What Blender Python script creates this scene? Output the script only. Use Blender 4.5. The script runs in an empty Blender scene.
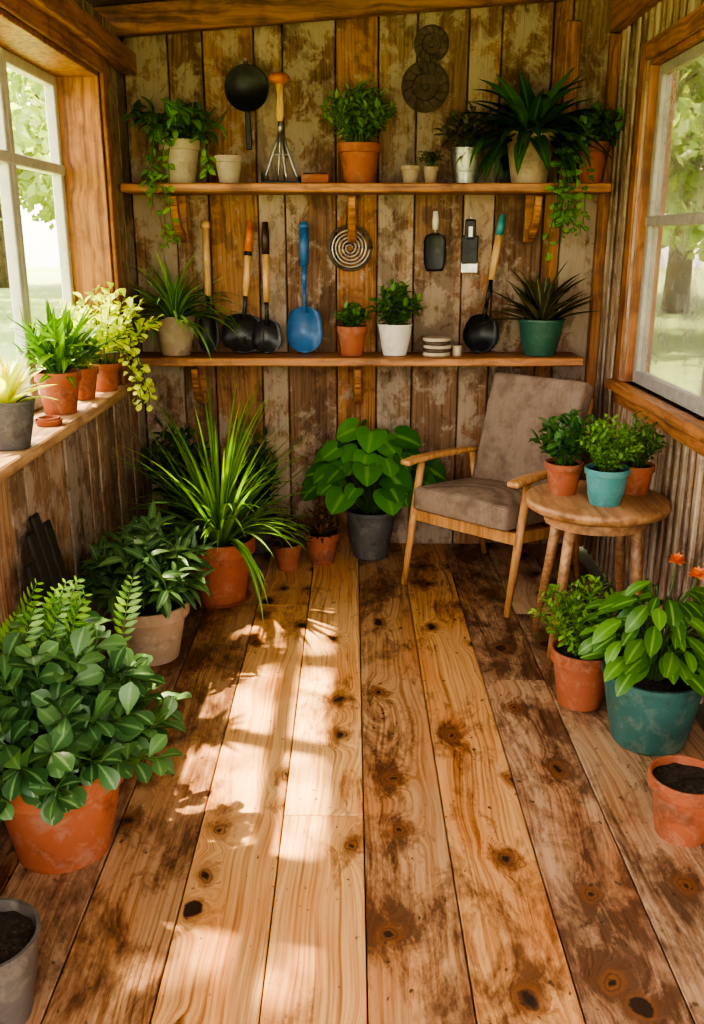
import bpy, bmesh, math, random
from mathutils import Vector, Matrix, Euler
R=random.Random(7)
V=Vector
GA=2.39996
# ------------------------------------------------------------------ materials
class G:
    def __init__(s,name):
        s.m=bpy.data.materials.new(name); s.m.use_nodes=True
        s.t=s.m.node_tree; s.b=s.t.nodes['Principled BSDF']; s.o=s.t.nodes['Material Output']
    def setin(s,sock,v):
        if isinstance(v,bpy.types.NodeSocket): s.t.links.new(v,sock)
        else:
            if isinstance(v,(tuple,list)) and len(v)==3 and sock.type=='RGBA': v=(*v,1)
            sock.default_value=v
    def node(s,typ,ins=None,**props):
        n=s.t.nodes.new(typ)
        for k,v in props.items(): setattr(n,k,v)
        for k,v in (ins or {}).items(): s.setin(n.inputs[k],v)
        return n
    def math(s,op,a,b=0.0,c=0.0,clamp=False):
        return s.node('ShaderNodeMath',{0:a,1:b,2:c},operation=op,use_clamp=clamp).outputs[0]
    def vm(s,op,a,b):
        return s.node('ShaderNodeVectorMath',{0:a,1:b},operation=op).outputs[0]
    def mix(s,f,a,b,blend='MIX'):
        return s.node('ShaderNodeMix',{0:f,6:a,7:b},data_type='RGBA',blend_type=blend).outputs[2]
    def noise(s,vec,scale=1,detail=3,rough=.5,dist=0):
        return s.node('ShaderNodeTexNoise',{'Vector':vec,'Scale':scale,'Detail':detail,'Roughness':rough,'Distortion':dist}).outputs[0]
    def ramp(s,f,stops):
        n=s.node('ShaderNodeValToRGB',{0:f}); cr=n.color_ramp
        while len(cr.elements)<len(stops): cr.elements.new(.5)
        for e,(p,c) in zip(cr.elements,stops):
            e.position=p; e.color=(*c,1) if len(c)==3 else c
        return n.outputs[0]
    def mr(s,v,a,b,c=0.,d=1.):
        return s.node('ShaderNodeMapRange',{0:v,1:a,2:b,3:c,4:d},interpolation_type='SMOOTHSTEP').outputs[0]
    def attr(s,n): return s.node('ShaderNodeAttribute',attribute_name=n)
    def obj(s): return s.node('ShaderNodeTexCoord').outputs['Object']
    def sep(s,v): return s.node('ShaderNodeSeparateXYZ',{0:v}).outputs
    def comb(s,x,y,z): return s.node('ShaderNodeCombineXYZ',{0:x,1:y,2:z}).outputs[0]
    def bump(s,h,st=.3,d=.005):
        n=s.node('ShaderNodeBump',{'Height':h,'Strength':st,'Distance':d}); s.t.links.new(n.outputs[0],s.b.inputs['Normal'])
    def base(s,c,rough=.6,metal=0):
        s.setin(s.b.inputs['Base Color'],c); s.setin(s.b.inputs['Roughness'],rough); s.b.inputs['Metallic'].default_value=metal

def m_floor():
    g=G('floor_boards'); p0=g.obj(); a=g.attr('tint').outputs['Fac']; col=g.attr('col').outputs['Color']; st=g.attr('edge').outputs['Fac']
    p=g.vm('ADD',p0,g.comb(g.math('MULTIPLY',a,13.7),g.math('MULTIPLY',a,47.3),0.))
    x,y,z=g.sep(p)[:3]
    pw=g.vm('ADD',p,g.comb(g.math('MULTIPLY',g.noise(p,9,4,.6),.07),g.math('MULTIPLY',g.noise(p,7,4,.6),.12),0.))
    vo=g.node('ShaderNodeTexVoronoi',{'Vector':g.vm('MULTIPLY',pw,(5.2,3.8,0.)),'Scale':1.0,'Randomness':1.0},voronoi_dimensions='2D')
    d=vo.outputs['Distance']; cs=g.sep(vo.outputs['Color']); keep=g.mr(cs[0],.42,.46); ksz=g.math('ADD',g.math('MULTIPLY',g.math('POWER',cs[1],2.),.10),.035)
    gg=g.math('MULTIPLY',g.math('EXPONENT',g.math('MULTIPLY',g.math('MULTIPLY',d,d),-17.)),keep)
    warp=g.noise(g.vm('MULTIPLY',p,(2.5,.9,0.)),1,2)
    gr=g.math('ADD',x,g.math('ADD',g.math('MULTIPLY',warp,.18),g.math('MULTIPLY',gg,.095)))
    fine=g.noise(g.comb(g.math('MULTIPLY',gr,170.),g.math('MULTIPLY',y,3.),0.),1,4,.6)
    ringn=g.noise(g.comb(g.math('MULTIPLY',gr,52.),g.math('MULTIPLY',y,.6),0.),1,2,.5)
    rings=g.math('SINE',g.math('MULTIPLY',gr,420.))
    gsum=g.math('ADD',g.math('ADD',g.math('MULTIPLY',fine,.5),g.math('MULTIPLY',ringn,.5)),g.math('MULTIPLY',rings,.03))
    gc=g.ramp(gsum,[(.34,(.50,.37,.28)),(.45,(.84,.75,.67)),(.54,(1,1,1)),(.7,(1.15,1.12,1.08))])
    c=g.mix(1.,col,gc,'MULTIPLY')
    c=g.mix(g.math('MULTIPLY',g.mr(g.noise(g.vm('MULTIPLY',p,(5.,1.5,0.)),1,3,.5),.45,.7),.6),c,g.mix(1.,c,(.94,.66,.46),'MULTIPLY'))
    s1=g.noise(g.vm('MULTIPLY',p,(8.,3.8,0.)),1,9,.74,.6)
    s2=g.noise(g.vm('MULTIPLY',p,(40.,9.,0.)),1,5,.75)
    s3=g.noise(g.vm('MULTIPLY',p,(2.6,1.3,0.)),1,2,.5)
    sv=g.math('ADD',g.math('ADD',g.math('ADD',g.math('MULTIPLY',s1,.5),g.math('MULTIPLY',s2,.22)),g.math('MULTIPLY',s3,.28)),g.math('ADD',g.math('MULTIPLY',st,.14),g.math('MULTIPLY',gg,.10)))
    sm=g.mr(sv,.545,.60); sm2=g.mr(sv,.585,.66)
    c=g.mix(g.math('MULTIPLY',sm,.62),c,g.mix(1.,c,(.48,.39,.34),'MULTIPLY'))
    c=g.mix(g.math('MULTIPLY',sm2,.84),c,g.mix(1.,c,(.30,.23,.19),'MULTIPLY'))
    halo=g.mr(gg,.35,.95)
    c=g.mix(g.math('MULTIPLY',halo,.65),c,(.24,.085,.025))
    ringk=g.math('MULTIPLY',g.mr(g.math('SINE',g.math('MULTIPLY',d,80.)),.1,1.),g.mr(gg,.45,.9))
    c=g.mix(g.math('MULTIPLY',ringk,.6),c,(.07,.028,.012))
    kn=g.math('MULTIPLY',g.mr(g.math('SUBTRACT',d,ksz),.03,-.02),keep)
    c=g.mix(g.math('MULTIPLY',kn,.94),c,(.025,.012,.007))
    sp=g.mr(g.noise(g.vm('MULTIPLY',p,(1.,.7,0.)),38,2),.68,.74)
    c=g.mix(g.math('MULTIPLY',sp,.75),c,(.035,.018,.01))
    g.base(c,g.mr(fine,.3,.7,.50,.66)); g.bump(g.math('SUBTRACT',gsum,kn),.4,.003)
    return g.m
def m_wall(name,sx=1.,white=(.5,.45,.38),amt=1.):
    g=G(name); p0=g.obj(); a=g.attr('tint').outputs['Fac']; col=g.attr('col').outputs['Color']; st=g.attr('edge').outputs['Fac']
    p=g.vm('ADD',p0,g.comb(g.math('MULTIPLY',a,17.),g.math('MULTIPLY',a,11.),g.math('MULTIPLY',a,31.)))
    w=g.noise(g.vm('MULTIPLY',p,(3.,3.,.8)),1,2)
    pv=g.vm('ADD',p,g.comb(g.math('MULTIPLY',w,.1),g.math('MULTIPLY',w,.1),0.))
    gr=g.noise(g.vm('MULTIPLY',pv,(75.,75.,2.)),1,5,.65)
    c=g.mix(1.,col,g.ramp(gr,[(.3,(.40,.32,.26)),(.48,(.9,.85,.8)),(.65,(1.3,1.25,1.2))]),'MULTIPLY')
    n1=g.noise(g.vm('MULTIPLY',p,(10.,10.,8.)),1,9,.74,.4)
    n2=g.noise(g.vm('MULTIPLY',p,(6.,6.,3.5)),1,8,.72,.3)
    n3=g.noise(g.vm('MULTIPLY',p,(3.,3.,1.8)),1,3,.5)
    om=g.mr(g.noise(g.vm('ADD',g.vm('MULTIPLY',p,(6.,6.,1.2)),(5.,3.,9.)),1,5,.6),.52,.70)
    c=g.mix(g.math('MULTIPLY',om,.55),c,(.36,.16,.06))
    wm=g.mr(g.math('ADD',g.math('ADD',g.math('MULTIPLY',n1,.62),g.math('MULTIPLY',n3,.38)),g.math('MULTIPLY',st,.11)),.54,.61)
    c=g.mix(g.math('MULTIPLY',wm,.62*amt),c,white)
    dm=g.mr(n2,.50,.60)
    c=g.mix(g.math('MULTIPLY',dm,.62),c,g.mix(1.,c,(.34,.25,.19),'MULTIPLY'))
    g.base(c,.75); g.bump(g.math('ADD',gr,g.math('MULTIPLY',n1,.6)),.6,.006)
    return g.m
def m_wood(name,c1,c2,axis=1,fr=60.,rough=.5,dark=.3):
    g=G(name); p=g.obj(); sc=[fr,fr,fr]; sc[axis]=fr*.035
    w=g.noise(p,4,2)
    gr=g.noise(g.vm('MULTIPLY',g.vm('ADD',p,g.comb(g.math('MULTIPLY',w,.06),g.math('MULTIPLY',w,.06),g.math('MULTIPLY',w,.06))),tuple(sc)),1,4,.6)
    c=g.ramp(gr,[(.34,c2),(.60,c1)])
    n=g.mr(g.noise(p,5,6,.65),.48,.68)
    c=g.mix(g.math('MULTIPLY',n,dark*2),c,g.mix(1.,c,(.32,.22,.17),'MULTIPLY'))
    g.base(c,rough); g.bump(gr,.3,.003); return g.m
def m_leaf(name,dark,light,vein=None,trans=.3,rough=.42):
    g=G(name); t=g.attr('tint').outputs['Fac']; e=g.attr('edge').outputs['Fac']
    n=g.noise(g.obj(),30,2)
    c=g.mix(g.math('ADD',g.math('MULTIPLY',g.math('POWER',t,1.3),.85),g.math('MULTIPLY',n,.2)),dark,light)
    if vein: c=g.mix(g.mr(e,.26,.02),c,vein)
    g.base(c,rough)
    tr=g.node('ShaderNodeBsdfTranslucent',{'Color':g.mix(1.,c,(1.6,1.7,.6),'MULTIPLY')})
    mx=g.node('ShaderNodeMixShader',{0:trans,1:g.b.outputs[0],2:tr.outputs[0]})
    g.t.links.new(mx.outputs[0],g.o.inputs[0]); return g.m
def m_pot(name,c1,c2,bloom=(.6,.5,.42),amt=.35,rough=.75):
    g=G(name); p=g.obj()
    c=g.mix(g.noise(p,9,4,.6),c2,c1)
    c=g.mix(g.math('MULTIPLY',g.mr(g.noise(p,14,7,.7,.5),.48,.66),amt),c,bloom)
    c=g.mix(g.math('MULTIPLY',g.mr(g.noise(p,7,6,.7),.50,.66),.6),c,g.mix(1.,c,(.34,.28,.22),'MULTIPLY'))
    g.base(c,rough); g.bump(g.noise(p,60,3),.15,.002); return g.m
def m_plain(name,c,rough=.5,metal=0,var=.35):
    g=G(name); p=g.obj()
    cc=g.mix(g.mr(g.noise(p,22,5,.65),.35,.75),c,tuple(k*(1-var) for k in c))
    g.base(cc,g.mr(g.noise(p,35,3),.3,.7,rough*.8,min(1,rough*1.2)),metal); return g.m
def m_fabric():
    g=G('chair_fabric'); p=g.obj()
    w1=g.node('ShaderNodeTexWave',{'Vector':p,'Scale':60.,'Distortion':1.5,'Detail':2.},bands_direction='X').outputs['Fac']
    w2=g.node('ShaderNodeTexWave',{'Vector':p,'Scale':60.,'Distortion':1.5,'Detail':2.},bands_direction='Z').outputs['Fac']
    h=g.math('MULTIPLY',w1,w2)
    c=g.mix(h,(.23,.16,.115),(.46,.34,.255))
    c=g.mix(g.mr(g.noise(p,9,6,.7),.4,.7),c,g.mix(1.,c,(.62,.57,.54),'MULTIPLY'))
    g.base(c,.9); g.bump(h,.4,.002); return g.m
def m_soil():
    g=G('potting_soil'); p=g.obj(); n=g.noise(p,90,5,.7)
    g.base(g.ramp(n,[(.35,(.008,.005,.003)),(.6,(.05,.03,.018)),(.72,(.16,.11,.07))]),.95); g.bump(n,1.,.01); return g.m
def m_glass(name,tint,veil=0.):
    g=G(name); fc=g.node('ShaderNodeLayerWeight',{'Blend':.5}).outputs['Facing']
    fr=g.math('ADD',g.math('MULTIPLY',g.math('POWER',fc,5.),.5),.03)
    tr=g.node('ShaderNodeBsdfTransparent',{'Color':tint}); gl=g.node('ShaderNodeBsdfGlossy',{'Roughness':.05})
    mx=g.node('ShaderNodeMixShader',{0:fr,1:tr.outputs[0],2:gl.outputs[0]}); out=mx.outputs[0]
    if veil:
        df=g.node('ShaderNodeBsdfDiffuse',{'Color':(.42,.40,.36)})  # grey veil painted into the pane in place of reflections
        dn=g.mr(g.noise(g.obj(),6,7,.7),.35,.7,veil*.4,veil*1.6)
        out=g.node('ShaderNodeMixShader',{0:dn,1:out,2:df.outputs[0]}).outputs[0]
    g.t.links.new(out,g.o.inputs[0]); return g.m
def m_lawn():
    g=G('lawn_grass'); p=g.obj()
    c=g.mix(g.noise(p,.6,5,.6),(.19,.27,.08),(.33,.41,.15)); g.base(c,.9); g.bump(g.noise(p,12,4),.6,.05); return g.m  # grass colour paled to carry the outdoor haze

FLOOR=m_floor(); BACKW=m_wall('weathered_boards',white=(.44,.355,.27)); SIDEW=m_wall('greyed_boards',white=(.46,.38,.30),amt=.85)
OAK=m_wood('frame_timber',(.44,.185,.068),(.19,.07,.025),2,45.)
BEAM=m_wood('beam_timber',(.36,.155,.063),(.13,.052,.021),0,45.)
SHELF=m_wood('shelf_timber',(.48,.21,.08),(.2,.08,.03),0,45.)
SILLM=m_wood('sill_timber',(.55,.35,.20),(.32,.18,.095),1,45.)
SILLR=m_wood('sill_orange_timber',(.45,.195,.072),(.19,.073,.027),1,45.)
CHW=m_wood('chair_wood',(.60,.32,.13),(.38,.175,.065),2,40.,.38,.08)
TBW=m_wood('table_wood',(.48,.26,.125),(.25,.12,.055),1,40.,.45,.25)
HNDL=m_wood('handle_wood',(.70,.44,.20),(.48,.26,.10),2,90.,.45,.1)
FAB=m_fabric(); SOIL=m_soil(); GLASS=m_glass('window_glass',(.97,.98,.97)); GLASSR=m_glass('painted_reflection_glass',(.70,.69,.66),.30); LAWN=m_lawn()  # right panes: dark tint and grey veil painted in for dim reflections
TERRA=m_pot('terracotta',(.40,.12,.05),(.26,.072,.031),(.42,.26,.18),.35)
TERRAD=m_pot('terracotta_dark',(.38,.12,.055),(.26,.08,.04),(.45,.3,.2),.3)
BEIGE=m_pot('beige_clay',(.44,.32,.21),(.29,.2,.13),(.55,.46,.36),.4)
CREAM=m_pot('cream_clay',(.50,.40,.29),(.34,.26,.18),(.6,.5,.38),.4)
WHITE=m_pot('white_ceramic',(.72,.68,.6),(.6,.55,.46),(.75,.72,.64),.2,.35)
TEAL=m_pot('teal_glaze',(.05,.15,.13),(.028,.09,.08),(.23,.26,.19),.4,.5)
TURQ=m_pot('turquoise_glaze',(.085,.27,.27),(.05,.19,.19),(.3,.43,.4),.25,.4)
GREENP=m_pot('green_glaze',(.035,.115,.075),(.02,.075,.05),(.2,.26,.19),.25,.4)
GREYP=m_pot('grey_stone',(.12,.115,.11),(.07,.065,.065),(.26,.24,.22),.35,.6)
ZINC=m_plain('galvanised_zinc',(.42,.41,.39),.4,.85)
OLDZ=m_pot('tarnished_zinc',(.13,.115,.10),(.07,.06,.052),(.23,.2,.165),.5,.5)
STEEL=m_plain('steel',(.5,.48,.45),.35,.9)
RUST=m_plain('rusty_steel',(.13,.09,.065),.6,.5,.6)
DULL=m_plain('dull_rusted_iron',(.11,.075,.05),.8,.1,.6)
BLACK=m_plain('black_iron',(.02,.02,.022),.38,.3)
BLACKW=m_wood('blackened_wood',(.03,.024,.02),(.012,.01,.008),2,50.,.6,.1)
BLUE=m_plain('blue_enamel',(.04,.14,.34),.4)
ORANGE=m_plain('orange_paint',(.58,.16,.035),.4)
TEALP=m_plain('teal_paint',(.05,.30,.30),.4)
DKBR=m_plain('dark_brown_paint',(.06,.025,.018),.4)
JUTE=m_plain('cream_paint',(.55,.45,.32),.6)
PALE=m_plain('pale_sash_paint',(.58,.55,.49),.5,0,.2)
GREYS=m_plain('grey_sash_paint',(.38,.345,.30),.5,0,.25)
BARK=m_wood('bark',(.20,.15,.10),(.09,.065,.045),2,20.,.9)
L_DK=m_leaf('leaf_deep_green',(.014,.055,.010),(.07,.18,.03),(.10,.22,.055),.22)
L_MD=m_leaf('leaf_green',(.028,.10,.010),(.13,.28,.035),(.18,.34,.07),.28)
L_BR=m_leaf('leaf_bright_green',(.05,.165,.014),(.24,.41,.06),(.28,.45,.11),.33)
L_LM=m_leaf('leaf_lime',(.38,.48,.05),(.74,.76,.16),(.75,.75,.3),.42)
L_GR=m_leaf('leaf_sage_green',(.024,.08,.024),(.12,.235,.075),(.17,.29,.12),.22)
L_SP=m_leaf('leaf_striped',(.06,.18,.02),(.22,.42,.07),(.44,.56,.22),.35)
L_HT=m_leaf('leaf_heart_green',(.026,.12,.012),(.09,.28,.03),(.16,.34,.07),.28,.36)
L_RD=m_leaf('leaf_russet',(.09,.038,.015),(.30,.13,.05),None,.2)
L_OL=m_leaf('leaf_olive_dark',(.03,.045,.016),(.14,.12,.045),(.30,.26,.12),.2)
L_TR=m_leaf('leaf_tree',(.20,.27,.12),(.46,.54,.28),None,.42)  # leaf colour lightened, distant haze put into it
L_YE=m_leaf('petal_yellow',(.65,.5,.03),(.85,.75,.08),None,.3)
L_OR=m_leaf('petal_coral',(.7,.18,.06),(.85,.36,.15),None,.3)
STEM=m_plain('plant_stem',(.07,.13,.03),.6); STEMB=m_plain('woody_stem',(.12,.07,.035),.7)

# ------------------------------------------------------------------ mesh builder
class B:
    def __init__(s): s.v=[];s.f=[];s.mi=[];s.sm=[];s.T=[];s.E=[];s.C=[];s.mats=[];s.tint=.5;s.edge=0.;s.col=(1,1,1);s.M=None
    def m(s,mat):
        if mat not in s.mats: s.mats.append(mat)
        return s.mats.index(mat)
    def av(s,p,e=None):
        if s.M is not None: p=s.M@V(p)
        s.v.append(tuple(p)); s.T.append(s.tint); s.E.append(s.edge if e is None else e); s.C.append((*s.col,1)); return len(s.v)-1
    def af(s,idx,mi,sm=True): s.f.append(tuple(idx)); s.mi.append(mi); s.sm.append(sm)
    def lathe(s,prof,c,mat,seg=28,smooth=False,M=None,jit=0):
        mi=s.m(mat); c=V(c)
        def ring(r,z):
            out=[]
            for k in range(seg):
                a=2*math.pi*k/seg; p=V((r*math.cos(a),r*math.sin(a),z+(R.uniform(-jit,jit) if jit else 0)))
                if M is not None: p=M@p
                out.append(s.av(c+p))
            return out
        prev=None
        for i in range(len(prof)-1):
            r0=prev if (smooth and prev) else ring(*prof[i]); r1=ring(*prof[i+1])
            for k in range(seg): s.af((r0[k],r0[(k+1)%seg],r1[(k+1)%seg],r1[k]),mi)
            prev=r1
    def box(s,c,size,mat,rot=None,bev=.004,seg=1,sm=False,fn=None):
        bm=bmesh.new(); bmesh.ops.create_cube(bm,size=1.0)
        for v in bm.verts: v.co=V((v.co.x*size[0],v.co.y*size[1],v.co.z*size[2]))
        if bev: bmesh.ops.bevel(bm,geom=bm.edges[:],offset=min(bev,min(size)*.45),segments=seg,affect='EDGES',profile=.5)
        mi=s.m(mat); bm.verts.ensure_lookup_table(); mp={}
        for v in bm.verts:
            p=v.co.copy()
            if fn: p=fn(p)
            if rot is not None: p=rot@p
            mp[v.index]=s.av(V(c)+p)
        for f in bm.faces: s.af([mp[v.index] for v in f.verts],mi,sm)
        bm.free()
    def bx(s,a,b,mat,**k):
        a=V(a);b=V(b); s.box((a+b)/2,b-a,mat,**k)
    def beam(s,p0,p1,w,h,mat,up=V((0,0,1)),bev=.004,seg=1,sm=False):
        p0=V(p0);p1=V(p1); y=(p1-p0); L=y.length; y.normalize(); x=y.cross(up).normalized(); z=x.cross(y)
        rot=Matrix((x,y,z)).transposed(); s.box((p0+p1)/2,(w,L,h),mat,rot=rot,bev=bev,seg=seg,sm=sm)
    def tube(s,pts,rad,mat,seg=8,cap=True):
        pts=[V(p) for p in pts]; n=len(pts); mi=s.m(mat)
        if not isinstance(rad,(list,tuple)): rad=[rad]*n
        rings=[]; ref=None
        for i,p in enumerate(pts):
            d=(pts[min(i+1,n-1)]-pts[max(i-1,0)])
            if d.length<1e-9: d=V((0,0,1))
            d.normalize()
            if ref is None:
                ref=d.orthogonal().normalized()
            ref=(ref-d*ref.dot(d))
            if ref.length<1e-6: ref=d.orthogonal()
            ref.normalize(); b=d.cross(ref)
            rings.append([s.av(p+(ref*math.cos(2*math.pi*k/seg)+b*math.sin(2*math.pi*k/seg))*rad[i]) for k in range(seg)])
        for i in range(n-1):
            for k in range(seg): s.af((rings[i][k],rings[i][(k+1)%seg],rings[i+1][(k+1)%seg],rings[i+1][k]),mi)
        if cap: s.af(rings[0][::-1],mi,False); s.af(rings[-1],mi,False)
    def blade(s,prof,L,mat,o,d,n,dish=.2,thick=.003,flat=.0,cols=6):
        o=V(o);d=V(d).normalized();n=V(n).normalized(); x=d.cross(n).normalized(); mi=s.m(mat); F=[];K=[]
        for (t,w) in prof:
            f=[];k=[]
            for j in range(cols+1):
                u=-1+2*j/cols; dep=dish*w*(u*u-1)*(math.sin(math.pi*min(1,max(0,t)))*.8+.2)
                p=o+d*(t*L)+x*(u*w)+n*(dep+flat*t)
                f.append(s.av(p+n*thick)); k.append(s.av(p-n*thick))
            F.append(f);K.append(k)
        for i in range(len(prof)-1):
            for j in range(cols):
                s.af((F[i][j],F[i][j+1],F[i+1][j+1],F[i+1][j]),mi); s.af((K[i][j],K[i+1][j],K[i+1][j+1],K[i][j+1]),mi)
            for j in (0,cols): s.af((F[i][j],F[i+1][j],K[i+1][j],K[i][j]),mi,False)
        for i in (0,len(prof)-1):
            for j in range(cols): s.af((F[i][j],F[i][j+1],K[i][j+1],K[i][j]),mi,False)
    def leaf(s,base,d,n,L,W,shape,mat,bend=.6,fold=.25,segs=5,wav=0):
        mi=s.m(mat); d=V(d).normalized(); n=V(n); n=n-d*n.dot(d)
        if n.length<1e-4: n=d.orthogonal()
        n.normalize(); sd=d.cross(n); s.tint=R.random(); rows=[]; p=V(base)
        if shape=='heart': prof=[(-.24,.40),(-.17,.78),(-.04,.97),(.15,1.02),(.35,.98),(.55,.85),(.75,.6),(.9,.3),(1.,.02)]
        else:
            prof=[]
            for i in range(segs+1):
                t=i/segs
                if shape=='lance': w=math.sin(math.pi*min(1,t**.8))*.98+.02
                elif shape=='oval': w=max(.03,math.sin(math.pi*t))**.65
                elif shape=='obov': w=max(.04,math.sin(math.pi*t**1.7))**.7 if t<1 else .1
                elif shape=='round': w=math.sqrt(max(.01,1-(2*t-1)**2))
                else: w=min(1,.45+2.2*t)*max(.02,(1-t**2.2))
                prof.append((t,w))
        pt=0
        for (t,w) in prof:
            tt=max(0,t); a=bend*tt
            dd=d*math.cos(a)-n*math.sin(a); nn=n*math.cos(a)+d*math.sin(a)
            if t>0: p=p+dd*((t-pt)*L)
            pt=tt
            off=dd*(t*L) if t<0 else V((0,0,0)); hw=w*W/2
            wv=wav*W*math.sin(t*14+s.tint*6)
            rows.append((s.av(p+off+sd*hw+nn*(fold*hw+wv),1.),s.av(p,0.),s.av(p+off-sd*hw+nn*(fold*hw-wv),1.)))
        for i in range(len(rows)-1):
            a,b=rows[i],rows[i+1]
            s.af((a[0],a[1],b[1],b[0]),mi); s.af((a[1],a[2],b[2],b[1]),mi)
    def done(s,name,clamp=None,loc=None):
        vs=s.v
        if clamp:
            x0,x1,y0,y1,z0,z1=clamp
            vs=[(min(max(x,x0),x1),min(max(y,y0),y1),min(max(z,z0),z1)) for x,y,z in vs]
        me=bpy.data.meshes.new(name); me.from_pydata(vs,[],s.f)
        for m_ in s.mats: me.materials.append(m_)
        me.polygons.foreach_set('material_index',s.mi); me.polygons.foreach_set('use_smooth',s.sm)
        a=me.attributes.new('tint','FLOAT','POINT'); a.data.foreach_set('value',s.T)
        a=me.attributes.new('edge','FLOAT','POINT'); a.data.foreach_set('value',s.E)
        a=me.attributes.new('col','FLOAT_COLOR','POINT'); a.data.foreach_set('color',[k for c in s.C for k in c])
        me.update()
        o=bpy.data.objects.new(name,me); bpy.context.scene.collection.objects.link(o)
        if loc: o.location=loc
        return o
def bez(a,b,c,n):
    return [a*(1-t)**2+b*2*t*(1-t)+c*t*t for t in [i/n for i in range(n+1)]]
def rv(k=1.): return V((R.uniform(-k,k),R.uniform(-k,k),R.uniform(-k,k)))

# ------------------------------------------------------------------ pots
def pot(b,x,y,z,r,h,mat,style='rim',soil=True,base=.68):
    t=max(.005,r*.07)
    if style=='rim':
        pr=[(0,0),(r*base,0),(r*base,0),(r*.90,h*.77),(r*.99,h*.78),(r,h*.80),(r,h*.985),(r*.985,h),(r-t,h),(r-t*1.3,h*.86)]
    elif style=='plain':
        pr=[(0,0),(r*base*.95,0),(r*base,h*.03),(r*.86,h*.5),(r*.97,h*.93),(r,h*.94),(r,h),(r-t,h),(r-t*1.3,h*.86)]
    elif style=='band':
        pr=[(0,0),(r*base,0),(r*(base+.02),h*.04),(r*.80,h*.3),(r*.83,h*.31),(r*.83,h*.34),(r*.81,h*.35),(r*.93,h*.82),(r,h*.84),(r,h*.97),(r*.98,h),(r-t,h),(r-t*1.3,h*.86)]
    elif style=='pail':
        pr=[(0,0),(r*.7,0),(r*.72,h*.02),(r*.80,h*.33),(r*.82,h*.34),(r*.82,h*.37),(r*.81,h*.38),(r*.93,h*.8),(r*.95,h*.81),(r*.95,h*.84),(r*.94,h*.85),(r*.98,h*.96),(r*1.01,h*.97),(r*1.01,h),(r-t*.5,h),(r-t,h*.86)]
    b.lathe(pr,(x,y,z),mat,36)
    if soil:
        b.lathe([(r-t*.9,h*.875),(r*.6,h*.89),(r*.3,h*.90),(0.001,h*.905)],(x,y,z),SOIL,24,True,jit=.004)
        for k in range(40):
            a=R.random()*6.28; q=math.sqrt(R.random())*(r-t*2.2); s=R.uniform(.002,.005)*(.6+r*4)
            b.box((x+math.cos(a)*q,y+math.sin(a)*q,z+h*.895+s*.3),(s*1.5,s,s),SOIL,rot=Euler((R.random()*3,R.random()*3,R.random()*3)).to_matrix(),bev=0)
    return V((x,y,z+h*.87))
def saucer(b,x,y,z,r,mat):
    b.lathe([(0,0),(r*.85,0),(r,.022),(r*.95,.022),(r*.82,.006),(0,.006)],(x,y,z),mat,30)
# ------------------------------------------------------------------ foliage
def bush(b,c,n,H,Rd,per,L,W,shape,mat,start=.3,segs=4,sr=.003,up=.25,bend=.6,fold=.25,smat=None,core=.35,dome=.4,wav=0,face=0):
    for i in range(n):
        az=GA*i+R.uniform(-.3,.3); rr=math.sqrt((i+.5)/n); ca,sa=math.cos(az),math.sin(az)
        e=c+V((ca*Rd*rr,sa*Rd*rr,H*(1-dome*rr*rr)*R.uniform(.74,1.1)))
        s0=c+V((ca,sa,0))*min(Rd,core*Rd)*rr*.6
        pts=bez(s0,s0+V((ca*Rd*rr*.3,sa*Rd*rr*.3,max(.05,(e.z-c.z)*.65))),e,6)
        b.tint=.5; b.tube(pts,[sr*(1-.1*k) for k in range(7)],smat or STEM,4,False)
        for j in range(per):
            t=start+(1-start)*(j+R.random()*.5)/per; t=min(t,.999); k=int(t*6); f=t*6-k; p=pts[k].lerp(pts[k+1],f)
            tg=(pts[k+1]-pts[k]).normalized(); o=tg.orthogonal().normalized(); o.rotate(Matrix.Rotation(GA*j*1.0+i,3,tg))
            d=o*.85+tg*(.25+.6*t)+V((0,0,up))+rv(.2)
            sz=R.uniform(.65,1.12)*(1-.25*abs(t-.6))
            b.leaf(p,d,V((0,-face,1))+rv(.45),L*sz,W*sz,shape,mat,bend*R.uniform(.3,1.4),fold,segs,wav)
def spikes(b,c,n,L,W,mat,e0=80,e1=20,b0=.5,b1=1.9,shape='strap',segs=10,fold=.35,core=.02):
    for i in range(n):
        az=GA*i+R.uniform(-.3,.3); f=(i+.5)/n; el=math.radians(e0+(e1-e0)*f+R.uniform(-8,8))
        d=V((math.cos(az)*math.cos(el),math.sin(az)*math.cos(el),math.sin(el)))
        nrm=V((-math.cos(az)*math.sin(el),-math.sin(az)*math.sin(el),math.cos(el)))
        l=L*R.uniform(.7,1.08)
        b.leaf(c+V((math.cos(az),math.sin(az),0))*core*f,d,nrm+rv(.15),l,W*R.uniform(.8,1.15),shape,mat,b0+(b1-b0)*R.random(),fold,segs)
def petiole(b,c,n,H,Rd,L,W,shape,mat,sr=.004,tilt=.5,dome=.5,face=.3,drop=.5,fold=.22):
    for i in range(n):
        az=GA*i+R.uniform(-.25,.25); rr=math.sqrt((i+.6)/n); ca,sa=math.cos(az),math.sin(az)
        e=c+V((ca*Rd*rr,sa*Rd*rr,H*(1-dome*rr*rr)*R.uniform(.75,1.1)))
        pts=bez(c+V((ca,sa,0))*.03*rr,c+V((ca*Rd*rr*.4,sa*Rd*rr*.4,(e.z-c.z)*.85)),e,6)
        b.tint=.5; b.tube(pts,sr,STEM,5,False)
        out=V((ca,sa,0)); sz=R.uniform(.65,1.12)
        b.leaf(e,out+V((0,0,-tilt*R.uniform(.3,1.2)))+rv(.2),out*.45+V((0,0,1))+V((0,-face,0))+rv(.25),L*sz,W*sz,shape,mat,drop*R.uniform(.4,1.4),fold,6,.025)
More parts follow.
